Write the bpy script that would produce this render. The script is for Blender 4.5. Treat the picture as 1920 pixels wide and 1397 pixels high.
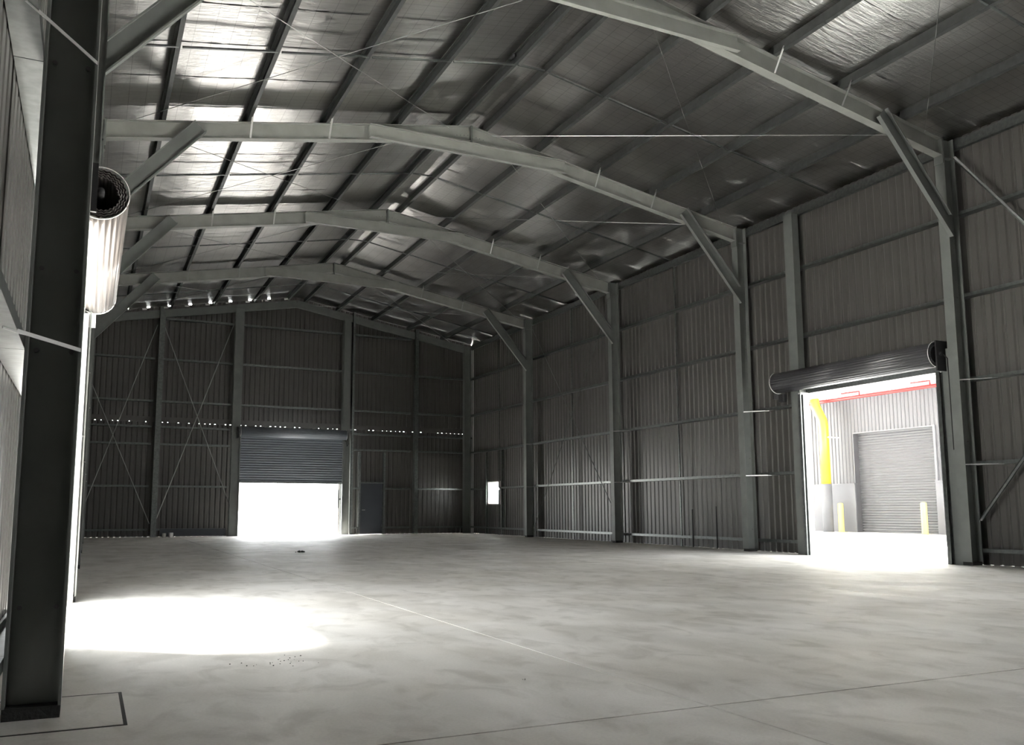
import bpy, math, random
from mathutils import Vector, Matrix
random.seed(7)
for o in list(bpy.data.objects):
    bpy.data.objects.remove(o)
scene = bpy.context.scene
col = scene.collection

# ------------------------------------------------------------------ camera, sky, sun, exposure
CAM_F, CAM_PX, CAM_PY = 1598.8, 895.9, 755.8
cd = bpy.data.cameras.new('camera')
cd.sensor_fit = 'HORIZONTAL'; cd.sensor_width = 36.0
cd.lens = CAM_F / 1920 * 36.0
cd.shift_x = (960 - CAM_PX) / 1920
cd.shift_y = (CAM_PY - 698.5) / 1920
cd.clip_end = 500
cam = bpy.data.objects.new('camera', cd); col.objects.link(cam)
cam.location = (0, 0, 1.0551)
cam.rotation_euler = (math.pi / 2 + 0.1238, 0, -0.426)
scene.camera = cam

world = bpy.data.worlds.new('overcast_sky'); scene.world = world
world.use_nodes = True
bg = world.node_tree.nodes['Background']
bg.inputs[0].default_value = (0.97, 1.0, 1.0, 1)
bg.inputs[1].default_value = 5.0

sd = bpy.data.lights.new('hazy_sun', 'SUN')
sd.energy = 65.0; sd.angle = math.radians(18); sd.color = (1, 0.975, 0.94)
sun = bpy.data.objects.new('hazy_sun', sd); col.objects.link(sun)
sun.rotation_euler = Vector((math.cos(math.radians(65)), -0.17, -math.sin(math.radians(65)))).to_track_quat('-Z', 'Y').to_euler()

vs = scene.view_settings
vs.view_transform = 'Standard'; vs.look = 'None'; vs.gamma = 1; vs.use_curve_mapping = False
vs.exposure = 1.62
scene.cycles.diffuse_bounces = 8
scene.cycles.max_bounces = 12

def portal(name, loc, rot, sx, sy):
    l = bpy.data.lights.new(name, 'AREA'); l.shape = 'RECTANGLE'; l.size = sx; l.size_y = sy
    l.cycles.is_portal = True
    o = bpy.data.objects.new(name, l); o.location = loc; o.rotation_euler = rot; col.objects.link(o)

# ------------------------------------------------------------------ dimensions (metres)
XM = 7.555                      # ridge line
EI = 7.63                       # column inner face (from ridge line)
OUT = {-1: 7.90, 1: 7.94}       # column outer face, left / right
WAL = {-1: 8.06, 1: 8.15}       # wall sheet, left / right
SL = 0.176
FY = [-0.92, 5.08, 11.08, 17.08, 23.08, 29.08]
YN, YF = -6.92, 35.33           # near and far gable sheets
Y5 = 35.08
def rtop(s): return 9.77 - SL * abs(s)      # top of rafter at offset s
def foilz(s): return rtop(s) + 0.215
XL, XR = XM - WAL[-1], XM + WAL[1]
GZ = [0.24, 1.9, 3.53, 5.2, 6.87]
PS = [0.32, 1.70, 3.30, 4.93, 6.55, 7.86]
LD = (7.42, 10.93, 3.55)        # left roller door opening y0 y1 ztop
RD = (11.40, 15.07, 3.80)       # right roller door
FD = (5.42, 9.57, 4.0)          # far roller door x0 x1
BD = (-0.7, 4.6, 4.7)           # right door behind the camera
BL = (-5.6, -1.6, 3.6)          # left door behind the camera
WIN = (32.05, 33.25, 1.25, 2.22)
PD = (10.52, 11.50, 2.12)

# ------------------------------------------------------------------ materials
def mat(name, base, rough=0.5, metal=0.0, spec=0.5, var=0.0, scale=8.0, stretch=(1, 1, 1), bump=0.0, bscale=30.0, bstretch=None, dark=None):
    m = bpy.data.materials.new(name); m.use_nodes = True
    nt = m.node_tree; b = nt.nodes['Principled BSDF']
    b.inputs['Base Color'].default_value = (*base, 1)
    b.inputs['Roughness'].default_value = rough
    b.inputs['Metallic'].default_value = metal
    b.inputs['Specular IOR Level'].default_value = spec
    tc = nt.nodes.new('ShaderNodeTexCoord')
    if var > 0:
        mp = nt.nodes.new('ShaderNodeMapping'); mp.inputs['Scale'].default_value = stretch
        n = nt.nodes.new('ShaderNodeTexNoise'); n.inputs['Scale'].default_value = scale; n.inputs['Detail'].default_value = 6
        r = nt.nodes.new('ShaderNodeValToRGB')
        lo = dark if dark else tuple(c * (1 - var) for c in base)
        r.color_ramp.elements[0].color = (*lo, 1); r.color_ramp.elements[0].position = 0.32
        r.color_ramp.elements[1].color = (*[min(1, c * (1 + var * 0.6)) for c in base], 1); r.color_ramp.elements[1].position = 0.68
        nt.links.new(tc.outputs['Object'], mp.inputs[0]); nt.links.new(mp.outputs[0], n.inputs['Vector'])
        nt.links.new(n.outputs['Fac'], r.inputs[0]); nt.links.new(r.outputs[0], b.inputs['Base Color'])
    if bump > 0:
        mp2 = nt.nodes.new('ShaderNodeMapping'); mp2.inputs['Scale'].default_value = bstretch or (1, 1, 1)
        n2 = nt.nodes.new('ShaderNodeTexNoise'); n2.inputs['Scale'].default_value = bscale; n2.inputs['Detail'].default_value = 4
        bp = nt.nodes.new('ShaderNodeBump'); bp.inputs['Strength'].default_value = bump; bp.inputs['Distance'].default_value = 0.02
        nt.links.new(tc.outputs['Object'], mp2.inputs[0]); nt.links.new(mp2.outputs[0], n2.inputs['Vector'])
        nt.links.new(n2.outputs['Fac'], bp.inputs['Height']); nt.links.new(bp.outputs[0], b.inputs['Normal'])
    return m

M = {}
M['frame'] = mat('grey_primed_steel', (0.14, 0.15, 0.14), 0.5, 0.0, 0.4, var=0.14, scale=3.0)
M['rafter'] = mat('lit_primed_steel', (0.255, 0.26, 0.24), 0.5, 0.0, 0.4, var=0.12, scale=3.0)  # same steel as the frame, lightened to imitate light on the webs
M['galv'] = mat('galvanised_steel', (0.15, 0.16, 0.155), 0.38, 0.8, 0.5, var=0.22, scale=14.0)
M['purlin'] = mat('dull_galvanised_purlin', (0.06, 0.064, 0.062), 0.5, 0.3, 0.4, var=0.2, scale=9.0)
M['sheet'] = mat('grey_wall_sheet', (0.08, 0.0765, 0.07), 0.42, 0.0, 0.45, var=0.08, scale=1.2)
M['flash'] = mat('pale_flashing', (0.55, 0.55, 0.53), 0.45)
M['strap'] = mat('bright_galvanised_strap', (0.42, 0.42, 0.41), 0.35, 0.85)
M['curtain'] = mat('slate_roller_curtain', (0.18, 0.20, 0.225), 0.38, 0.1, 0.5, var=0.06, scale=3)
M['curtain_back'] = mat('pale_brown_curtain_coat', (0.12, 0.108, 0.10), 0.3, 0.25, 0.6, var=0.08, scale=3)
M['dark_curtain'] = mat('charcoal_roller_curtain', (0.075, 0.075, 0.08), 0.33, 0.2, 0.6)
M['black'] = mat('black_paint', (0.012, 0.012, 0.013), 0.6)
M['grout'] = mat('dark_grout', (0.02, 0.02, 0.019), 0.9, bump=0.6, bscale=40)
M['white'] = mat('white_paint', (0.75, 0.75, 0.73), 0.5)
M['door'] = mat('dark_blue_grey_door', (0.045, 0.052, 0.062), 0.45, var=0.06, scale=2)
M['red'] = mat('red_pipe_paint', (0.36, 0.02, 0.02), 0.4)
M['yellow'] = mat('yellow_pipe_paint', (0.62, 0.40, 0.03), 0.4)
M['pale_yellow'] = mat('faded_yellow_paint', (0.55, 0.42, 0.13), 0.5)
M['outwall'] = mat('grey_outdoor_cladding', (0.062, 0.061, 0.067), 0.5)
M['outpanel'] = mat('pale_concrete_dado', (0.12, 0.12, 0.13), 0.8, var=0.05, scale=1)
M['outdoor_door'] = mat('grey_shutter', (0.095, 0.095, 0.102), 0.5)
M['canopy'] = mat('white_canopy_soffit', (0.8, 0.8, 0.77), 0.5)
M['yard'] = mat('pale_yard_concrete', (0.66, 0.66, 0.64), 0.85, var=0.08, scale=0.3)
M['dim_yard'] = mat('dimmed_yard_concrete', (0.24, 0.24, 0.235), 0.9, var=0.1, scale=0.4)  # yard colour darkened to weaken the far ground's glare in the foil
M['crumb'] = mat('dark_dirt', (0.05, 0.045, 0.04), 0.9)
M['bolt'] = mat('steel_bolt', (0.12, 0.12, 0.12), 0.5, 0.6)
M['gap'] = mat('joint_filler', (0.02, 0.019, 0.018), 0.9)

def glass_mat():
    m = bpy.data.materials.new('clear_window_glass'); m.use_nodes = True
    b = m.node_tree.nodes['Principled BSDF']
    b.inputs['Base Color'].default_value = (0.95, 0.97, 0.97, 1); b.inputs['Roughness'].default_value = 0.02
    b.inputs['Transmission Weight'].default_value = 1.0; b.inputs['IOR'].default_value = 1.03
    return m
M['glass'] = glass_mat()

def foil_mat():
    m = bpy.data.materials.new('silver_foil_blanket'); m.use_nodes = True
    nt = m.node_tree; b = nt.nodes['Principled BSDF']
    tc = nt.nodes.new('ShaderNodeTexCoord')
    def noise(scale, st, detail=3):
        mp = nt.nodes.new('ShaderNodeMapping'); mp.inputs['Scale'].default_value = st
        n = nt.nodes.new('ShaderNodeTexNoise'); n.inputs['Scale'].default_value = scale; n.inputs['Detail'].default_value = detail
        nt.links.new(tc.outputs['Object'], mp.inputs[0]); nt.links.new(mp.outputs[0], n.inputs['Vector']); return n
    n1 = noise(7.0, (0.35, 2.2, 0.35), 5)     # long creases running down the slope
    n2 = noise(30.0, (.5, 1.5, .5), 4)      # crinkle
    n3 = noise(1.3, (1, 1, 1), 4)
    cr = nt.nodes.new('ShaderNodeValToRGB')
    cr.color_ramp.elements[0].position = .3; cr.color_ramp.elements[0].color = (.46, .45, .435, 1)
    cr.color_ramp.elements[1].position = .7; cr.color_ramp.elements[1].color = (.58, .57, .55, 1)
    nt.links.new(n3.outputs['Fac'], cr.inputs[0])
    sp = nt.nodes.new('ShaderNodeSeparateXYZ'); nt.links.new(tc.outputs['Object'], sp.inputs[0])
    def wires(sock, step, w):
        a = nt.nodes.new('ShaderNodeMath'); a.operation = 'PINGPONG'; a.inputs[1].default_value = step / 2; nt.links.new(sock, a.inputs[0])
        c = nt.nodes.new('ShaderNodeMath'); c.operation = 'LESS_THAN'; c.inputs[1].default_value = w; nt.links.new(a.outputs[0], c.inputs[0]); return c
    wx = wires(sp.outputs[0], .30, .004); wy = wires(sp.outputs[1], .15, .003)
    mx = nt.nodes.new('ShaderNodeMath'); mx.operation = 'MAXIMUM'; nt.links.new(wx.outputs[0], mx.inputs[0]); nt.links.new(wy.outputs[0], mx.inputs[1])
    wm = nt.nodes.new('ShaderNodeMix'); wm.data_type = 'RGBA'; wm.inputs[7].default_value = (.30, .295, .285, 1)
    nt.links.new(mx.outputs[0], wm.inputs[0]); nt.links.new(cr.outputs[0], wm.inputs[6]); nt.links.new(wm.outputs[2], b.inputs['Base Color'])
    b.inputs['Metallic'].default_value = 1.0; b.inputs['Roughness'].default_value = 0.29
    bp1 = nt.nodes.new('ShaderNodeBump'); bp1.inputs['Strength'].default_value = 0.35; bp1.inputs['Distance'].default_value = 0.03
    bp2 = nt.nodes.new('ShaderNodeBump'); bp2.inputs['Strength'].default_value = 0.55; bp2.inputs['Distance'].default_value = 0.006
    nt.links.new(n1.outputs['Fac'], bp1.inputs['Height']); nt.links.new(n2.outputs['Fac'], bp2.inputs['Height'])
    nt.links.new(bp1.outputs[0], bp2.inputs['Normal']); nt.links.new(bp2.outputs[0], b.inputs['Normal'])
    return m
M['foil'] = foil_mat()

def floor_mat():
    m = bpy.data.materials.new('trowelled_concrete'); m.use_nodes = True
    nt = m.node_tree; b = nt.nodes['Principled BSDF']
    tc = nt.nodes.new('ShaderNodeTexCoord')
    def noise(scale, st, detail=5, dist=0.0):
        mp = nt.nodes.new('ShaderNodeMapping'); mp.inputs['Scale'].default_value = st
        n = nt.nodes.new('ShaderNodeTexNoise'); n.inputs['Scale'].default_value = scale; n.inputs['Detail'].default_value = detail
        n.inputs['Distortion'].default_value = dist
        nt.links.new(tc.outputs['Object'], mp.inputs[0]); nt.links.new(mp.outputs[0], n.inputs['Vector']); return n
    def ramp(src, p0, c0, p1, c1):
        r = nt.nodes.new('ShaderNodeValToRGB')
        r.color_ramp.elements[0].position = p0; r.color_ramp.elements[0].color = (*c0, 1)
        r.color_ramp.elements[1].position = p1; r.color_ramp.elements[1].color = (*c1, 1)
        nt.links.new(src.outputs['Fac'], r.inputs[0]); return r
    def mix(a, c, fac, mode='MULTIPLY'):
        x = nt.nodes.new('ShaderNodeMix'); x.data_type = 'RGBA'; x.blend_type = mode; x.inputs[0].default_value = fac
        nt.links.new(a.outputs[0] if a.type != 'MIX' else a.outputs[2], x.inputs[6]); nt.links.new(c.outputs[0], x.inputs[7]); return x
    big = ramp(noise(0.55, (1, 1.4, 1), 4, .6), .35, (.63, .605, .565), .65, (.73, .71, .685))
    smear = ramp(noise(1.5, (1.1, .6, 1), 5, .5), .38, (.66, .655, .635), .60, (1, 1, 1))
    spot = ramp(noise(3.2, (1, .7, 1), 7, .9), .33, (.66, .65, .63), .50, (1, 1, 1))
    fine = ramp(noise(60, (1, 1, 1), 3), .3, (.9, .9, .9), .6, (1, 1, 1))
    c = mix(mix(mix(big, smear, .5), spot, .55), fine, .8)
    nt.links.new(c.outputs[2], b.inputs['Base Color'])
    rr = ramp(noise(1.1, (1, .7, 1), 5, .8), .3, (.48, .48, .48), .7, (.68, .68, .68))
    nt.links.new(rr.outputs[0], b.inputs['Roughness'])
    b.inputs['Specular IOR Level'].default_value = 0.4
    bp = nt.nodes.new('ShaderNodeBump'); bp.inputs['Strength'].default_value = .12; bp.inputs['Distance'].default_value = .01
    nt.links.new(noise(9, (1, 1, 1), 5).outputs['Fac'], bp.inputs['Height']); nt.links.new(bp.outputs[0], b.inputs['Normal'])
    return m
M['floor'] = floor_mat()

# ------------------------------------------------------------------ mesh helpers
class MB:
    def __init__(self): self.v = []; self.f = []
    def box(self, x0, x1, y0, y1, z0, z1):
        n = len(self.v)
        self.v += [(x, y, z) for z in (z0, z1) for y in (y0, y1) for x in (x0, x1)]
        self.f += [tuple(n + i for i in q) for q in ((0, 2, 3, 1), (4, 5, 7, 6), (0, 1, 5, 4), (2, 6, 7, 3), (0, 4, 6, 2), (1, 3, 7, 5))]
        return self
    def beam(self, p0, p1, up, rects):
        """rects (u0,u1,v0,v1) swept from p0 to p1; v along 'up', u along up x dir"""
        p0 = Vector(p0); p1 = Vector(p1); w = (p1 - p0).normalized(); up = Vector(up)
        v = (up - w * up.dot(w)).normalized(); u = v.cross(w)
        for (a, b, c, d) in rects:
            n = len(self.v)
            for p in (p0, p1):
                for (i, j) in ((a, c), (b, c), (b, d), (a, d)):
                    self.v.append(tuple(p + u * i + v * j))
            self.f += [tuple(n + i for i in q) for q in ((0, 3, 2, 1), (4, 5, 6, 7), (0, 1, 5, 4), (1, 2, 6, 5), (2, 3, 7, 6), (3, 0, 4, 7))]
        return self
    def tube(self, pts, r, seg=8, cap=True):
        pts = [Vector(p) for p in pts]; rings = []
        for i, p in enumerate(pts):
            t = (pts[min(i + 1, len(pts) - 1)] - pts[max(i - 1, 0)]).normalized()
            a = Vector((0, 0, 1)) if abs(t.z) < .9 else Vector((1, 0, 0))
            u = t.cross(a).normalized(); w = u.cross(t)
            n = len(self.v); rings.append(n)
            rr = r[i] if isinstance(r, (list, tuple)) else r
            self.v += [tuple(p + u * rr * math.cos(k * 2 * math.pi / seg) + w * rr * math.sin(k * 2 * math.pi / seg)) for k in range(seg)]
        for a, b in zip(rings, rings[1:]):
            for k in range(seg):
                self.f.append((a + k, a + (k + 1) % seg, b + (k + 1) % seg, b + k))
        if cap:
            self.f.append(tuple(rings[0] + k for k in range(seg))[::-1]); self.f.append(tuple(rings[-1] + k for k in range(seg)))
        return self
    def quad(self, a, b, c, d):
        n = len(self.v); self.v += [tuple(a), tuple(b), tuple(c), tuple(d)]; self.f.append((n, n + 1, n + 2, n + 3)); return self
    def mesh(self, name, m, smooth=False):
        me = bpy.data.meshes.new(name); me.from_pydata(self.v, [], self.f); me.update()
        me.materials.append(M[m])
        if smooth: me.polygons.foreach_set('use_smooth', [True] * len(me.polygons))
        return me
    def build(self, name, m, parent=None, smooth=False):
        return link(name, self.mesh(name, m, smooth), parent)
def link(name, me, parent=None, loc=None):
    o = bpy.data.objects.new(name, me); col.objects.link(o)
    if parent is not None: o.parent = parent
    if loc is not None: o.location = loc
    return o
def empty(name, loc=(0, 0, 0)):
    o = bpy.data.objects.new(name, None); o.empty_display_size = .2; o.location = loc; col.objects.link(o); return o
def tag(o, label, cat, group=None, kind=None):
    o['label'] = label; o['category'] = cat
    if group: o['group'] = group
    if kind: o['kind'] = kind
    return o
def Isec(d, b, tf=.014, tw=.010):      # v = depth, u = flange width
    return [(-b / 2, b / 2, -d / 2, -d / 2 + tf), (-b / 2, b / 2, d / 2 - tf, d / 2), (-tw / 2, tw / 2, -d / 2 + tf, d / 2 - tf)]
def Csec(d, b, t=.005, lip=.02, side=1):   # web at u=0, flanges towards +u*side ; v = depth
    s = side
    def r(a, c, e, f): return (min(a * s, c * s), max(a * s, c * s), e, f)
    return [r(0, t, -d / 2, d / 2), r(t, b, -d / 2, -d / 2 + t), r(t, b, d / 2 - t, d / 2),
            r(b - t, b, -d / 2 + t, -d / 2 + lip), r(b - t, b, d / 2 - lip, d / 2 - t)]

# ------------------------------------------------------------------ floor
fl = MB().box(XL, XR, YN, YF, -.3, -.06).build('floor', 'gap')
tag(fl, 'grey trowelled concrete slab floor with saw cut joints', 'floor', kind='structure')
xs = [XL, 3.11, 9.11, XR]; ys = [YN, -2.17, 3.83, 15.83, 27.83, YF]
for i in range(3):
    for j in range(5):
        g = .0075
        MB().box(xs[i] + (g if i else 0), xs[i + 1] - (g if i < 2 else 0), ys[j] + (g if j else 0), ys[j + 1] - (g if j < 4 else 0), -.06, 0).build('floor_slab', 'floor', fl)
# square concrete infill round the near left column
MB().box(-.42, .232, 4.685, 5.52, 0, .002).build('patch_joint', 'gap', fl)
MB().box(-.41, .213, 4.70, 5.49, 0, .004).build('concrete_patch', 'floor', fl)
yard = MB().box(-90, 130, -60, 160, -.4, -.31).build('yard_ground', 'yard')
MB().box(-90, XL - .02, -60, 160, -.31, -.02).build('yard_slab', 'yard', yard)
MB().box(XR + .02, 130, -60, 160, -.31, -.02).build('yard_slab', 'yard', yard)
MB().box(XL - .02, XR + .02, YF + .02, 160, -.31, -.02).build('dimmed_yard_slab', 'dim_yard', yard)  # invented dark stretch of yard, tones down the reflection in the foil
MB().box(XL - .02, XR + .02, -60, YN - .02, -.31, -.02).build('yard_slab', 'yard', yard)
tag(yard, 'pale sunlit concrete yard outside the open roller doors', 'ground', kind='structure')

# ------------------------------------------------------------------ walls
PITCH = .2
PROF = [(0, 0), (.112, 0), (.138, .024), (.172, .024), (.198, 0)]
def prof_pts(a, b):
    pts = []
    k = math.floor(a / PITCH) - 1
    raw = []
    while k * PITCH < b + PITCH:
        raw += [(k * PITCH + q, d) for q, d in PROF]; k += 1
    def at(c):
        for (c0, d0), (c1, d1) in zip(raw, raw[1:]):
            if c0 <= c <= c1 and c1 > c0: return d0 + (d1 - d0) * (c - c0) / (c1 - c0)
        return 0
    return [(a, at(a))] + [(c, d) for c, d in raw if a + 1e-4 < c < b - 1e-4] + [(b, at(b))]
def sheet(parent, fn, a, b, zlo, ztop, off=0.0, m='sheet'):
    """fn(coord, outward) -> (x, y)"""
    mb = MB(); pts = prof_pts(a, b)
    for c, d in pts:
        x, y = fn(c, d + off)
        mb.v.append((x, y, zlo)); mb.v.append((x, y, ztop(c) if callable(ztop) else ztop))
    for i in range(len(pts) - 1):
        mb.f.append((2 * i, 2 * i + 2, 2 * i + 3, 2 * i + 1))
    o = mb.build('wall_sheet', m, parent)
    return o
def span_sheets(parent, fn, lo, hi, zlo, ztop, off=0.0, cover=.8, m='sheet'):
    c = lo
    while c < hi - 1e-3:
        e = min(hi, (math.floor(c / cover + 1e-6) + 1) * cover)
        if hi - e < .12: e = hi
        sheet(parent, fn, c, min(hi, e + .004), zlo, ztop, off, m); c = e

def side_wall(name, label, sgn, openings):
    """openings (y0,y1,z0,z1)"""
    w = empty(name); tag(w, label, 'wall', kind='structure')
    EO, EW = OUT[sgn], WAL[sgn]; GD = EW - EO - .01
    fn = lambda c, d: (XM + sgn * (EW + d), c)
    zt = foilz(EW) + .01
    cuts = sorted(openings); c = YN
    for (a, b, z0, z1) in cuts:
        span_sheets(w, fn, c, a, 0, zt)
        span_sheets(w, fn, a, b, z1, zt)
        if z0 > 0: span_sheets(w, fn, a, b, 0, z0)
        c = b
    span_sheets(w, fn, c, YF, 0, zt)
    # girts, one length per bay
    bays = [YN] + FY + [Y5]
    for y0, y1 in zip(bays, bays[1:]):
        for z in GZ:
            segs = [(y0 + .004, y1 - .004)]
            for (a, b, z0, z1) in openings:
                if z0 - .05 < z < z1 + .12:
                    ns = []
                    for s0, s1 in segs:
                        if b <= s0 or a >= s1: ns.append((s0, s1))
                        else:
                            if a - .02 > s0: ns.append((s0, a - .02))
                            if b + .02 < s1: ns.append((b + .02, s1))
                    segs = ns
            for s0, s1 in segs:
                x0 = XM + sgn * (EO + .005 + GD / 2)
                mb = MB(); mb.beam((x0, s0, z), (x0, s1, z), (sgn, 0, 0), Csec(GD, .07, .004, .018, sgn))
                mb.build('girt', 'galv', w)
        # eave strut
        x0 = XM + sgn * (EO + .08)
        MB().beam((x0, y0 + .004, 8.36), (x0, y1 - .004, 8.36), (0, 0, 1), Csec(.2, .09, .005, .02, -sgn)).build('eave_strut', 'galv', w)
        # bridging line between girts
        ym = (y0 + y1) / 2
        if not any(a - .1 < ym < b + .1 for (a, b, z0, z1) in openings if z0 == 0):
            zz = [0.0] + GZ + [8.30]
            for z0, z1 in zip(zz, zz[1:]):
                xx = XM + sgn * (EO + .03)
                MB().box(xx - .018, xx + .018, ym - .02, ym + .02, z0 + (.036 if z0 else 0), z1 - .036).build('bridging', 'galv', w)
        else:
            pass
    MB().box(*sorted((XM + sgn * (EW - .05), XM + sgn * (EW - .006))), YF - .3, YF - .02, 0, 8.4).build('corner_flashing', 'flash', w)
    return w

wl = side_wall('wall_left', 'left side wall of ribbed grey steel sheets on horizontal girts', -1, [(LD[0], LD[1], 0, LD[2])])
wr = side_wall('wall_right', 'right side wall of ribbed grey steel sheets with alley door and small window', 1,
               [(RD[0], 15.40, 0, RD[2]), (WIN[0], WIN[1], WIN[2], WIN[3]), (BD[0], BD[1], 0, BD[2])])
# window studs and the alley door mullion
for yy in (31.85, 33.36):
    MB().beam((15.55, yy, .02), (15.55, yy, GZ[2] - .04), (1, 0, 0), Csec(.11, .09, .004, .015)).build('stud', 'galv', wr)
def cross(parent, name, a, b, wdt=.035, m='strap'):
    a = Vector(a); b = Vector(b)
    MB().tube([a, b], wdt / 2, 6).build(name, m, parent)
cross(wr, 'cross_brace', (15.42, 28.9, .25), (15.42, 23.25, 8.05), .022, 'galv')
cross(wr, 'cross_brace', (15.45, 23.25, .8), (15.45, 28.9, 8.05), .022, 'galv')
cross(wr, 'cross_brace', (15.46, 10.95, 8.05), (15.46, 5.2, .1), .07, 'galv')
cross(wr, 'cross_brace', (15.48, 10.95, .85), (15.48, 5.2, 8.0), .07, 'galv')
for yy, zt in ((19.53, 1.05), (18.52, 1.13)):
    MB().tube([(15.49, yy, 0), (15.49, yy, zt)], .018, 8).build('conduit', 'black', wr)

def gable_wall(name, label, sgn, y):
    w = empty(name); tag(w, label, 'wall', kind='structure'); return w
wf = gable_wall('wall_far', 'far gable wall of ribbed grey sheets with posts and half raised shutter', 1, YF)
fnf = lambda c, d: (c, YF + d)
gt = lambda x: foilz(x - XM) + .005
ZLAP = 4.42
fl_x = [XL, FD[0], FD[1], PD[0], PD[1], XR]
span_sheets(wf, fnf, XL, FD[0], 0, ZLAP)
span_sheets(wf, fnf, FD[0], FD[1], FD[2], ZLAP)
span_sheets(wf, fnf, FD[1], PD[0], 0, ZLAP)
span_sheets(wf, fnf, PD[0], PD[1], PD[2], ZLAP)
span_sheets(wf, fnf, PD[1], XR, 0, ZLAP)
# upper sheets: the top edge stops short of the foil on the left slope so daylight shows over the purlin ends
span_sheets(wf, fnf, XL, XR, ZLAP + .018, lambda x: gt(x) - .04, 0)
mb = MB(); x = XL
while x < XR - .05:
    w_ = .66 if x < 6.2 else .78
    x2 = min(XR, x + w_)
    n = len(mb.v); mb.v += [(x, YF + .01, gt(x) - .045), (x2, YF + .01, gt(x2) - .045), (x2, YF + .01, gt(x2) + .01), (x, YF + .01, gt(x) + .01)]
    if x < XM < x2: mb.v[-1] = (x, YF + .01, gt(x) + .06); mb.v[-2] = (x2, YF + .01, gt(x2) + .06)
    mb.f.append((n, n + 1, n + 2, n + 3)); x += .78
mb.build('eave_closure', 'sheet', wf)
# closure strip in the lap: solid except small rib gaps
mb = MB(); x = XL
while x < XR:
    gap = random.uniform(.02, .07) if random.random() < .6 else 0
    mb.box(x, x + .2 - gap, YF - .004, YF + .034, ZLAP - .002, ZLAP + .02); x += .2
mb.build('lap_closure', 'sheet', wf)
MB().box(XL, XR, YF - .012, YF - .005, ZLAP + .02, ZLAP + .22).build('lap_flashing', 'sheet', wf)
posts = [('post', 2.1, 2.3), ('jamb_post', 5.06, 5.40), ('jamb_post', 9.58, 9.87), ('post', 9.94, 10.03), ('post', 12.74, 12.90)]
for n, a, b in posts:
    c = (a + b) / 2
    if n == 'jamb_post':
        o = MB().beam((c, 34.96, 0), (c, 34.96, rtop(c - XM) - .22), (0, 1, 0), Isec(.28, b - a, .016, .012)).build(n, 'frame', wf)
        MB().box(a - .04, b + .04, 34.80, 35.12, 0, .015).build('base_plate', 'frame', o)
    else:
        MB().beam((c, 35.0, 0), (c, 35.0, rtop(c - XM) + .12), (0, 1, 0), Csec(.24, b - a, .006, .02, 1)).build(n, 'galv', wf)
edges = [(XL + .02, 2.09), (2.31, 5.05), (5.41, 9.57), (9.88, 9.93), (10.05, 12.73), (12.91, XR - .02)]
for a, b in edges:
    if b - a < .2: continue
    for z in GZ + [8.50, 4.20]:
        if z > 8 and min(rtop(a - XM), rtop(b - XM)) < 8.55: continue
        segs = [(a, b)]
        if a == 5.41 and z < 4.5: continue
        if a == 10.05 and z < 2.2: segs = [(10.05, 10.43), (11.58, 12.73)]
        for s0, s1 in segs:
            MB().beam((s0, 35.22, z), (s1, 35.22, z), (0, 1, 0), Csec(.2, .07, .004, .018, -1)).build('girt', 'galv', wf)
MB().box(2.55, 5.0, 35.10, 35.12, .02, .30).build('kick_plate', 'door', wf)
for xx in (10.44, 11.54):
    MB().box(xx - .04, xx + .04, 35.12, 35.30, 0, GZ[2] - .04).build('stud', 'galv', wf)
MB().box(10.48, 11.50, 35.14, 35.28, PD[2] + .03, PD[2] + .09).build('door_head', 'galv', wf)
for sg in (-1, 1):     # gable rafter
    p0 = (XM, 35.0, rtop(0) - .16); p1 = (XM + sg * 7.9, 35.0, rtop(7.9) - .16)
    MB().beam(p0, p1, (0, 0, 1), Csec(.31, .11, .008, .0081, 1 if sg > 0 else -1)).build('gable_rafter', 'frame', wf)
    MB().beam((XM + sg * 7.78, 35.0, 0), (XM + sg * 7.78, 35.0, 8.36), (1, 0, 0), Isec(.31, .21)).build('corner_column', 'frame', wf)
cross(wf, 'cross_brace', (2.28, 34.90, 8.40), (5.32, 34.90, .58), .04)
cross(wf, 'cross_brace', (5.0, 34.93, 8.46), (2.3, 34.93, .42), .04)
cross(wf, 'cross_brace', (2.12, 34.90, 8.2), (-.3, 34.90, .7), .035)
cross(wf, 'cross_brace', (-.3, 34.93, 6.2), (2.15, 34.93, .5), .035)
# white cleats imitating daylight that leaks in over the gable rafter (left slope)
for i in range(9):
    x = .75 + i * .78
    MB().beam((x, 34.88, rtop(x - XM) + .05), (x + .16, 34.88, rtop(x + .16 - XM) + .05), (0, 0, 1), [(-.01, .01, -.035, .035), (-.07, .01, -.035, -.027)]).build('daylight_cleat', 'white', wf)

wn = gable_wall('wall_near', 'near gable wall of ribbed grey steel sheets behind the camera', -1, YN)
span_sheets(wn, lambda c, d: (c, YN - d), XL, XR, 0, gt)

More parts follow.
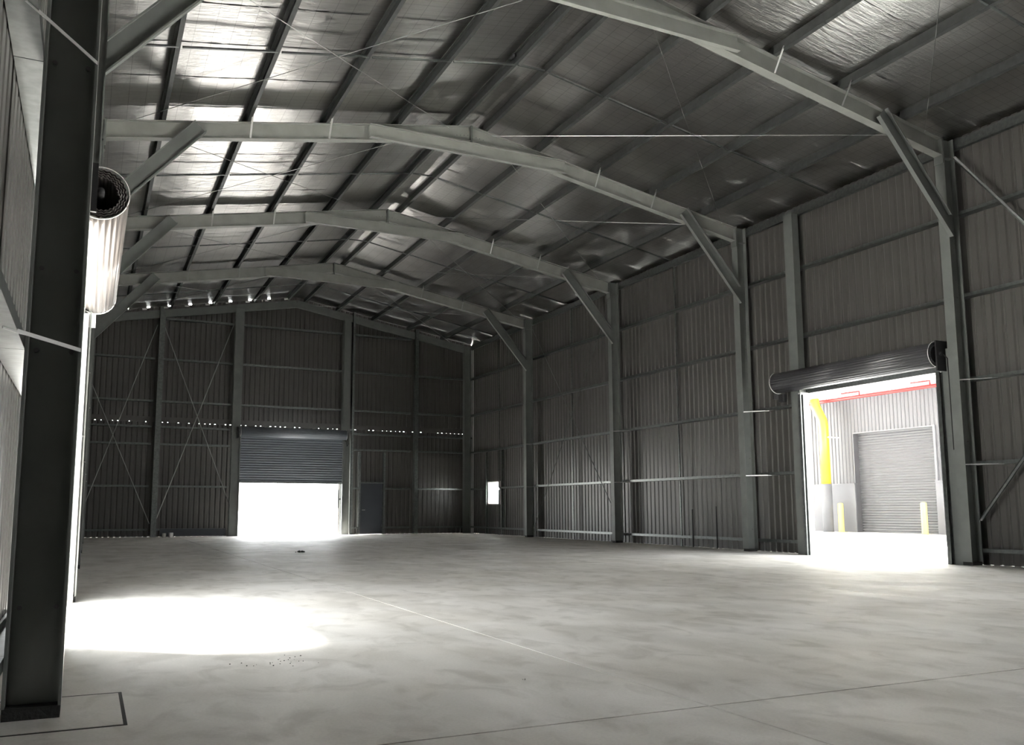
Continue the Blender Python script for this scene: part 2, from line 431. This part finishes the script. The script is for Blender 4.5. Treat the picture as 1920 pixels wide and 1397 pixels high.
# ------------------------------------------------------------------ roof
ce = empty('ceiling'); tag(ce, 'low pitched roof lined with crinkled silver foil above dark purlins', 'ceiling', kind='structure')
W = 1.25
yy = [YN - .02]
while yy[-1] < YF: yy.append(min(YF + .02, yy[-1] + W))
NS = 48
for sg in (-1, 1):
    for k in range(len(yy) - 1):
        y0, y1 = yy[k] - .03, yy[k + 1] + .03
        mb = MB(); NY = 5
        ph = random.random() * 9
        for i in range(NS + 1):
            s = 8.22 * i / NS
            ps = [0] + PS + [8.3]
            sag = 0
            for a, b in zip(ps, ps[1:]):
                if a <= s <= b and b > a: sag = math.sin(math.pi * (s - a) / (b - a)) * .012 * min(1, (b - a) / 1.2)
            for j in range(NY + 1):
                t = j / NY; y = y0 + (y1 - y0) * t
                edge = .010 * (1 - t) - .004          # laps over its neighbour
                wav = .004 * math.sin(s * 5.1 + ph + 2.2 * t) * math.sin(math.pi * t) + .004 * math.sin(s * 13 + ph * 3) * (1 - t)
                mb.v.append((XM + sg * s, y, foilz(s) - sag - edge + wav))
        for i in range(NS):
            for j in range(NY):
                a = i * (NY + 1) + j; q = (a, a + 1, a + NY + 2, a + NY + 1)
                mb.f.append(q if sg < 0 else q[::-1])
        mb.build('foil_strip', 'foil', ce, smooth=True)
    mb = MB()
    p0 = (XM, YN - .05, foilz(0) + .06); p1 = (XM + sg * 8.35, YN - .05, foilz(8.35) + .06)
    q0 = (XM, YF + .08, foilz(0) + .06); q1 = (XM + sg * 8.35, YF + .08, foilz(8.35) + .06)
    mb.quad(p0, p1, q1, q0); mb.quad(*[(x, y, z + .03) for x, y, z in (p0, p1, q1, q0)])
    mb.build('roof_sheet', 'sheet', ce)
bays = [YN] + FY + [Y5 + .2]
ang = math.atan(SL)
for y0, y1 in zip(bays, bays[1:]):
    for sg in (-1, 1):
        up = Vector((sg * math.sin(ang), 0, math.cos(ang)))
        for s in PS[:-1]:
            c = Vector((XM + sg * s, 0, rtop(s))) + up * .104
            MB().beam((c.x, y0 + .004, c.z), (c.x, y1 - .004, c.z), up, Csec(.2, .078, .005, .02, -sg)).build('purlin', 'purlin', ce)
        if y1 - y0 > 5:
            ym = (y0 + y1) / 2
            for a, b in zip([0.0] + PS, PS):
                if a == 0: continue
                pa = Vector((XM + sg * (a + .03), ym, rtop(a) + .01)); pb = Vector((XM + sg * (b - .03), ym, rtop(b) + .01))
                MB().beam(pa, pb, up, [(-.018, .018, -.016, .016)]).build('bridging', 'galv', ce)
            if sg < 0:
                MB().beam((XM - .3, ym, rtop(.3) + .012), (XM + .3, ym, rtop(.3) + .02), (0, 0, 1), [(-.018, .018, -.016, .016)]).build('bridging', 'galv', ce)
            z = -.03
            for (sa, ya, sb, yb) in ((.55, y0 + .05, 7.2, y1 - .05), (.55, y1 - .05, 7.2, y0 + .05)):
                dz = -.012 if ya < yb else -.035
                a = Vector((XM + sg * sa, ya, rtop(sa) + dz)); b = Vector((XM + sg * sb, yb, rtop(sb) + dz))
                MB().tube([a, b], .007, 6).build('roof_brace', 'strap', ce)
MB().box(XM - .30, XM + .30, YN, YF, foilz(0) - .03, foilz(0) - .024).build('ridge_strip', 'foil', ce)
for (s, y) in ((-.42, 13.98), (.40, 20.13), (-.38, 26.0)):
    c = (XM + s, y, foilz(s) - .045)
    MB().tube([(c[0] - .02, y - .02, c[2]), (c[0], y + .02, c[2]), (c[0], y + .17, c[2] + .005), (c[0] + .01, y + .22, c[2] + .01)], [.02, .05, .045, .015], 10).build('foil_tear', 'black', ce, True)

# ------------------------------------------------------------------ portal frames
def bolts(mb_pts, parent, axis, r=.018, h=.014):
    for p in mb_pts:
        p = Vector(p); MB().tube([p, p + Vector(axis) * h], r, 6).build('bolt', 'bolt', parent)
def portal_frame(y, label):
    f = empty('portal_frame', (0, y, 0)); tag(f, label, 'steel frame', 'portal frames spanning the shed')
    for sg in (-1, 1):
        EO = OUT[sg]; xc = XM + sg * (EI + EO) / 2
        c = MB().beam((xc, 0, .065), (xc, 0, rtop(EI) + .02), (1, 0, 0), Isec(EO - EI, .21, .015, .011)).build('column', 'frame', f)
        mb = MB(); mb.box(xc - .132, xc + .132, -.10, .10, 0, .065); mb.build('base_grout', 'grout', c)
        bl = []
        for z in (.55, 1.9, 2.35, 3.53, 5.2):
            bl += [(xc - .085, -.006, z), (xc + .085, -.006, z)]
        bolts(bl, c, (0, -1, 0), .014, .012)
        MB().box(xc - .12, xc + .12, -.1, .1, rtop(EI) - .40, rtop(EI) - .385).build('stiffener', 'frame', c)
        p0 = Vector((XM + sg * EI, 0, rtop(EI) - .178)); p1 = Vector((XM + sg * .012, 0, rtop(0) - .178))
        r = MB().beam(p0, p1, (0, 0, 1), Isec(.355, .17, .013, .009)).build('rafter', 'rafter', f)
        xp = XM + sg * (EI - .012)
        MB().box(xp - .012, xp + .012, -.1, .1, rtop(EI) - .52, rtop(EI) + .01).build('end_plate', 'frame', r)
        MB().box(XM + sg * .012 - .010, XM + sg * .012 + .010, -.1, .1, rtop(0) - .47, rtop(0)).build('ridge_plate', 'frame', r)
        bolts([(XM + sg * (.06 + .09 * k), -.007, rtop(.06) - .2 - .015 * k) for k in range(4)], r, (0, -1, 0), .010, .008)
        # knee brace: C300 open to the near side, foot cut plumb on the column flange
        d = Vector((-sg * 1.85, 0, 2.11)).normalized()
        nrm = Vector((-sg * d.z, 0, sg * d.x)) if False else Vector((-sg * d.z, 0, -abs(d.x)))   # towards lower inner side
        a = Vector((XM + sg * EI, -.112, 6.37)); b = Vector((XM + sg * 5.79, -.112, 8.49))
        n_up = -nrm.normalized()
        D = .30; t = .006; fw = .085
        mb = MB()
        cut = -D * (n_up.x / d.x) if abs(d.x) > 1e-6 else 0   # plumb foot: slide along d so x stays at the flange
        def strip(v0, v1, u0, u1):
            n = len(mb.v)
            for (vv, uu) in ((v0, u0), (v1, u0), (v1, u1), (v0, u1)):
                p = a + n_up * vv + d * (cut * vv / D); mb.v.append((p.x, p.y - uu, p.z))
            for (vv, uu) in ((v0, u0), (v1, u0), (v1, u1), (v0, u1)):
                p = b + n_up * vv; mb.v.append((p.x, p.y - uu, p.z))
            mb.f.extend([tuple(n + i for i in q) for q in ((0, 1, 2, 3), (7, 6, 5, 4), (0, 4, 5, 1), (1, 5, 6, 2), (2, 6, 7, 3), (3, 7, 4, 0))])
        strip(0, D, 0, t); strip(0, t, t, fw); strip(D - t, D, t, fw)
        strip(t, .022, fw - t, fw); strip(D - .022, D - t, fw - t, fw)
        mb.build('knee_brace', 'frame', f)
        # fly braces from purlin to rafter bottom flange
        for s in (3.30, 4.93):
            q0 = Vector((XM + sg * s, -.09, rtop(s) - .345)); q1 = Vector((XM + sg * s, -.34, rtop(s) + .05))
            MB().beam(q0, q1, (1, 0, 0), [(-.0025, .0025, -.018, .018)]).build('fly_brace', 'strap', f)
        # fly braces from girts to column inner flange
        for z in (1.9, 3.53):
            if sg < 0 or True:
                q0 = Vector((XM + sg * (EI + .004), -.105, z)); q1 = Vector((XM + sg * (EO + .06), -.62, z))
                MB().beam(q0, q1, (0, 0, 1), [(-.002, .002, -.010, .010)]).build('fly_brace', 'strap', f)
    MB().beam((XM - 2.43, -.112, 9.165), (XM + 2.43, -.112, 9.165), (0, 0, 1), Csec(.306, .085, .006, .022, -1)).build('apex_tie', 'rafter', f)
    return f
labels = {5.08: 'portal frame whose left column stands on the square concrete patch',
          11.08: 'portal frame with a column at the near jamb of the alley roller door',
          17.08: 'portal frame one bay beyond the open alley roller door',
          23.08: 'portal frame at the near end of the cross braced right wall bay',
          29.08: 'portal frame beside the window bay next to the far gable wall'}
for y in FY[1:]: portal_frame(y, labels[y])

# ------------------------------------------------------------------ roller doors
def roll_mesh(length, R, turns, r0, ribs=26):
    """spiral of ribbed curtain sheet, axis along +Y from 0 to length, centred on origin"""
    mb = MB(); seg = 120 * turns; t = .010
    pts = []
    for i in range(seg + 1):
        a = i / seg * turns * 2 * math.pi
        r = r0 + (R - r0) * i / seg + .006 * math.sin(a * ribs)
        pts.append((r, a))
    for (r, a) in pts:
        for y in (0, length):
            mb.v.append((r * math.cos(a), y, r * math.sin(a)))
            mb.v.append(((r - t) * math.cos(a), y, (r - t) * math.sin(a)))
    for i in range(seg):
        a = 4 * i; b = a + 4
        mb.f += [(a, a + 2, b + 2, b), (a + 1, b + 1, b + 3, a + 3), (a, b, b + 1, a + 1), (a + 2, a + 3, b + 3, b + 2)]
    return mb
def ring(mb, y, R, w=.006, seg=40):
    mb.tube([(R * math.cos(2 * math.pi * k / seg), y, R * math.sin(2 * math.pi * k / seg)) for k in range(seg + 1)], w, 6, False)
def curtain(mb, p, axis, L, z0, z1, pitch=.09, dep=.012):
    """corrugated hanging sheet from z0 to z1, p origin, axis unit vector along width; depth along perpendicular"""
    ax = Vector(axis); nr = Vector((-ax.y, ax.x, 0)); n = max(2, int((z1 - z0) / pitch * 4))
    base = len(mb.v)
    for i in range(n + 1):
        z = z0 + (z1 - z0) * i / n
        dd = dep * (1, .0, -1, .0)[i % 4]
        for s in (0, L):
            q = Vector(p) + ax * s + nr * dd; mb.v.append((q.x, q.y, z))
    for i in range(n):
        a = base + 2 * i; mb.f.append((a, a + 1, a + 3, a + 2))

# door_1: left wall, rolled up
d1 = empty('door_1', (XM - EI, 9.1, 0)); tag(d1, 'rolled up roller door in left wall with open coiled ends', 'roller door', kind='structure')
d1.location = (0, 0, 0)
cz1 = 3.60; cx1 = -.035
o = roll_mesh(3.72, .215, 4, .135).build('curtain_roll', 'curtain_back', d1, True); o.location = (cx1, 7.32, cz1)
mb = MB(); ring(mb, 0, .216); ring(mb, 3.72, .216); e = mb.build('end_tape', 'white', o, True)
MB().tube([(0, -.05, 0), (0, 3.80, 0)], .03, 12).build('axle', 'black', o, True)
for yy, xi in ((LD[0] - .10, -.17), (LD[1] + .03, -.15)):
    MB().box(XL + .02, xi, yy - .03, yy + .07, 0, LD[2] + .3).build('jamb_post', 'frame', d1)
for yy, xo in ((LD[0] + .01, -.10), (LD[1] - .03, -.07)):
    g = MB(); g.box(xo - .13, xo - .035, yy - .005, yy + .005, 0, LD[2] - .2); g.box(xo - .13, xo - .122, yy - .035, yy + .035, 0, LD[2] - .2); g.box(xo - .045, xo - .037, yy - .035, yy + .035, 0, LD[2] - .2)
    g.build('guide', 'strap', d1)
MB().box(-.20, -.06, 7.20, 7.23, 3.40, 3.80).build('roll_bracket', 'black', d1)
MB().box(-.12, -.03, 11.05, 11.08, 3.22, 3.70).build('roll_bracket', 'white', d1)
MB().box(XL + .02, -.3, LD[0], LD[1], LD[2] - .06, LD[2] + .2).build('head_channel', 'galv', d1)

# door_2: far gable, half raised
d2 = empty('door_2'); tag(d2, 'slate grey roller shutter half raised in the far gable wall', 'roller door', kind='structure')
o = roll_mesh(FD[1] - FD[0] + .16, .205, 3, .14).build('curtain_roll', 'curtain', d2, True)
o.location = (FD[0] - .06, 34.62, 4.12); o.rotation_euler = (0, 0, -math.pi / 2)
mb = MB(); ring(mb, 0, .206); ring(mb, FD[1] - FD[0] + .16, .206); mb.build('end_tape', 'white', o, True)
mb = MB(); curtain(mb, (FD[0] - .01, 34.79, 0), (1, 0, 0), FD[1] - FD[0] + .02, 2.14, 4.08, .095, .011); mb.build('curtain', 'curtain', d2)
MB().box(FD[0] - .01, FD[1] + .01, 34.77, 34.81, 2.09, 2.15).build('bottom_rail', 'galv', d2)
for xx in (FD[0] - .03, FD[1] + .02):
    MB().box(xx - .02, xx + .02, 34.75, 34.82, 0, 3.95).build('guide', 'galv', d2)
for xx in (FD[0] - .15, FD[1] + .12):
    MB().box(xx - .012, xx + .012, 34.50, 34.82, 3.86, 4.30).build('roll_bracket', 'black', d2)
ch = MB(); ch.tube([(FD[1] + .17, 34.6, 4.2), (FD[1] + .20, 34.6, 3.75), (FD[1] + .14, 34.6, 3.65), (FD[1] + .12, 34.6, 4.1)], .018, 6); ch.build('chain', 'black', d2)
MB().box(9.42, 9.46, 34.80, 34.83, 1.10, 1.86).build('lock_bar', 'galv', d2)
MB().box(9.42, 9.54, 34.785, 34.80, 1.44, 1.50).build('lock_bar_arm', 'galv', d2)
MB().box(FD[0], FD[1], 35.1, 35.32, FD[2], FD[2] + .2).build('head_channel', 'galv', d2)

# door_3: right wall to the alley, rolled up
d3 = empty('door_3'); tag(d3, 'rolled up charcoal roller door in right wall opening onto the alley', 'roller door', kind='structure')
L3 = 15.66 - 11.36
o = roll_mesh(L3, .255, 3, .17).build('curtain_roll', 'dark_curtain', d3, True); o.location = (15.10, 11.36, 4.09)
mb = MB(); ring(mb, 0, .256); ring(mb, L3, .256); mb.build('end_tape', 'white', o, True)
MB().tube([(0, -.1, 0), (0, L3 + .1, 0)], .04, 12).build('axle', 'black', o, True)
mb = MB(); mb.tube([(0, .012, 0), (0, .02, 0)], .17, 32); mb.build('end_disc', 'black', o)
MB().box(15.0, 15.32, 11.285, 11.315, 3.75, 4.35).build('roll_bracket', 'black', d3)
MB().box(15.0, 15.22, 15.70, 15.73, 3.7, 4.3).build('roll_bracket', 'black', d3)
MB().box(15.05, 15.15, 15.45, 15.60, 3.62, 3.80).build('roll_stop', 'black', d3)
p = MB(); p.box(15.30, 15.50, 15.16, 15.44, 0, 8.25); p.build('jamb_post', 'frame', d3)
MB().box(15.24, 15.48, 15.07, 15.155, 0, RD[2]).build('jamb_lining', 'flash', d3)
p = MB(); p.box(15.26, 15.69, 11.20, 11.40, 0, 4.2); p.build('jamb_post', 'frame', d3)
for yy in (11.42, 15.05):
    g = MB(); g.box(15.16, 15.26, yy - .004, yy + .004, 0, 3.75); g.box(15.16, 15.168, yy - .04, yy + .04, 0, 3.75); g.box(15.25, 15.258, yy - .04, yy + .04, 0, 3.75)
    g.build('guide', 'galv', d3)
MB().box(15.51, 15.69, RD[0], 15.40, RD[2], RD[2] + .22).build('head_channel', 'galv', d3)
mb = MB(); mb.tube([(15.2, 11.30, 4.1), (15.24, 11.24, 4.0), (15.25, 11.24, 3.6), (15.25, 11.24, 2.2)], .012, 6); mb.build('hand_chain', 'black', d3)

# door_4: personnel door in far wall
d4 = MB().box(PD[0] - .01, PD[1] + .01, 35.27, 35.32, .005, PD[2] + .03).build('door_4', 'door')
tag(d4, 'dark blue grey personnel door in the far gable wall', 'door', kind='structure')
MB().tube([(10.60, 35.27, 1.02), (10.60, 35.20, 1.02), (10.72, 35.20, 1.02)], .011, 8).build('lever_handle', 'strap', d4)
for z in (.35, 1.1, 1.85):
    MB().tube([(PD[1] - .015, 35.26, z - .05), (PD[1] - .015, 35.26, z + .05)], .01, 8).build('hinge', 'galv', d4)

# window_1
wn1 = empty('window_1'); tag(wn1, 'small bright window low in the right wall near the far corner', 'window', kind='structure')
f = MB(); y0, y1, z0, z1 = WIN
f.box(15.55, 15.72, y0, y0 + .04, z0, z1); f.box(15.55, 15.72, y1 - .04, y1, z0, z1); f.box(15.55, 15.72, y0 + .04, y1 - .04, z0, z0 + .04); f.box(15.55, 15.72, y0 + .04, y1 - .04, z1 - .04, z1)
f.build('window_frame', 'white', wn1)
MB().box(15.63, 15.636, y0 + .04, y1 - .04, z0 + .04, z1 - .04).build('pane', 'glass', wn1)

# ------------------------------------------------------------------ warehouse across the alley
ob = empty('neighbour_building', (33, 29, 0)); tag(ob, 'grey ribbed neighbouring warehouse with shutter and dado seen through alley door', 'building')
ob.location = (0, 0, 0)
OX = 33.0
def fno(c, d): return (OX + d, c)
DO = (25.22, 29.45, 4.60)
for (a, b, z) in ((14, DO[0], 2.22), (DO[0], DO[1], DO[2]), (DO[1], 50, 2.22)):
    span_sheets(ob, fno, a, b, z, 6.75, 0, .8, 'outwall')
for (a, b) in ((14, DO[0]), (DO[1], 50)):
    MB().box(OX - .10, OX + .1, a + .003, b - .003, -.02, 2.22).build('dado_panel', 'outpanel', ob)
MB().box(OX - .13, OX + .1, 14, DO[0], 2.22, 2.27).build('dado_flashing', 'outdoor_door', ob)
MB().box(OX - .13, OX + .1, DO[1], 50, 2.22, 2.27).build('dado_flashing', 'outdoor_door', ob)
mb = MB(); curtain(mb, (OX + .28, DO[0], 0), (0, 1, 0), DO[1] - DO[0], -.02, DO[2], .115, .022); mb.build('shutter', 'outdoor_door', ob)
MB().box(OX - .04, OX + .3, DO[1] - .0, DO[1] + .06, -.02, DO[2] + .06).build('shutter_jamb', 'outwall', ob)
MB().box(OX - .06, OX + .3, DO[0] - .1, DO[0], -.02, DO[2] + .06).build('shutter_jamb', 'outpanel', ob)
MB().box(OX - .06, OX + .3, DO[0], DO[1], DO[2], DO[2] + .06).build('shutter_head', 'outpanel', ob)
MB().box(OX + .1, OX + 12, 14, 50, 6.75, 6.9).build('roof', 'outwall', ob)
# canopy, its unseen near part extended to shade the alley
cp = MB().box(19.6, OX - .14, 14, 50, 6.66, 6.75).build('canopy', 'canopy')
tag(cp, 'white steel canopy roof over the alley beside the neighbouring warehouse', 'canopy')
for k in range(10):
    x = 20.4 + k * 1.3
    MB().box(x - .04, x + .04, 14, 50, 6.54, 6.66).build('canopy_purlin', 'canopy', cp)
for y in range(16, 50, 4):
    MB().box(19.7, OX - .15, y - .06, y + .06, 6.56, 6.655).build('canopy_rafter', 'canopy', cp)
rp = MB().tube([(32.55, 14.5, 6.28), (32.55, 49, 6.28)], .075, 12).build('sprinkler_pipe', 'red', None, True)
tag(rp, 'long red sprinkler pipe under the white canopy across the alley', 'pipe')
for y in (20.2, 24.9, 28.6, 32.1, 36):
    MB().tube([(32.55, y, 6.3), (32.55, y, 6.52), (31.5, y + .1, 6.36)], .035, 8).build('pipe_branch', 'red', rp, True)
for y in (22.7, 26.9, 30.5):
    MB().tube([(32.55, y, 6.34), (32.55, y, 6.53)], .012, 6).build('pipe_hanger', 'white', rp)
yp = MB().tube([(32.0, 30.80, 6.36), (32.0, 30.75, 6.02), (32.1, 30.44, 5.30), (32.1, 30.40, 5.0), (32.1, 30.40, 2.25)], .22, 16).build('downpipe', 'yellow', None, True)
tag(yp, 'fat yellow downpipe with a kinked top on the neighbouring warehouse', 'pipe')
MB().tube([(32.1, 30.40, 2.25), (32.1, 30.40, -.02)], .24, 16).build('pipe_sleeve', 'outpanel', yp, True)
MB().box(32.1, 32.80, 30.14, 30.18, 4.45, 4.50).build('pipe_clip', 'white', yp)
for (y, lb) in ((29.9, 'pale yellow steel bollard standing beside the fat yellow downpipe'), (25.46, 'pale yellow steel bollard standing at the right edge of the grey shutter')):
    bo = MB().tube([(32.4, y, -.02), (32.4, y, 1.28), (32.4, y, 1.33), (32.4, y, 1.35)], [.13, .13, .11, .04], 16).build('bollard', 'pale_yellow', None, False)
    tag(bo, lb, 'bollard', 'yellow bollards by the neighbouring shutter')
    MB().box(32.22, 32.58, y - .18, y + .18, -.02, -.005).build('base_plate', 'pale_yellow', bo)

# ------------------------------------------------------------------ small things on the floor
def tin(x, y, r, h, lb):
    o = MB().tube([(x, y, 0), (x, y, h), (x, y, h + .004)], [r, r, r * .9], 16).build('paint_tin', 'white', None)
    tag(o, lb, 'tin'); mb = MB().tube([(x, y, h - .012), (x, y, h - .004)], r * 1.05, 16); mb.build('rim', 'strap', o)
tin(2.66, 34.45, .075, .15, 'white paint tin under the cross braced far wall panel')
tin(2.90, 34.40, .085, .17, 'slightly larger white paint tin next to the cross brace kick plate')
def clump(x, y, n, sx, sy, r, lb):
    mb = MB()
    for i in range(n):
        a = x + random.gauss(0, sx); b = y + random.gauss(0, sy); q = r * random.uniform(.4, 1.2)
        mb.tube([(a, b, 0), (a + q * .3, b, q * .5), (a + q * .2, b + q * .2, q * .8)], [q, q * .8, q * .2], 6)
    o = mb.build('dirt_crumbs', 'crumb'); o['kind'] = 'stuff'; o['label'] = lb; o['category'] = 'dirt'
clump(4.75, 21.2, 9, .10, .06, .05, 'small heap of dark crumbs on the floor facing the far shutter')
clump(1.30, 6.15, 26, .12, .10, .007, 'sprinkle of tiny dark crumbs at the edge of the sunlit patch')
clump(2.53, 4.87, 3, .02, .02, .006, 'few dark crumbs on the floor near the joint crossing')
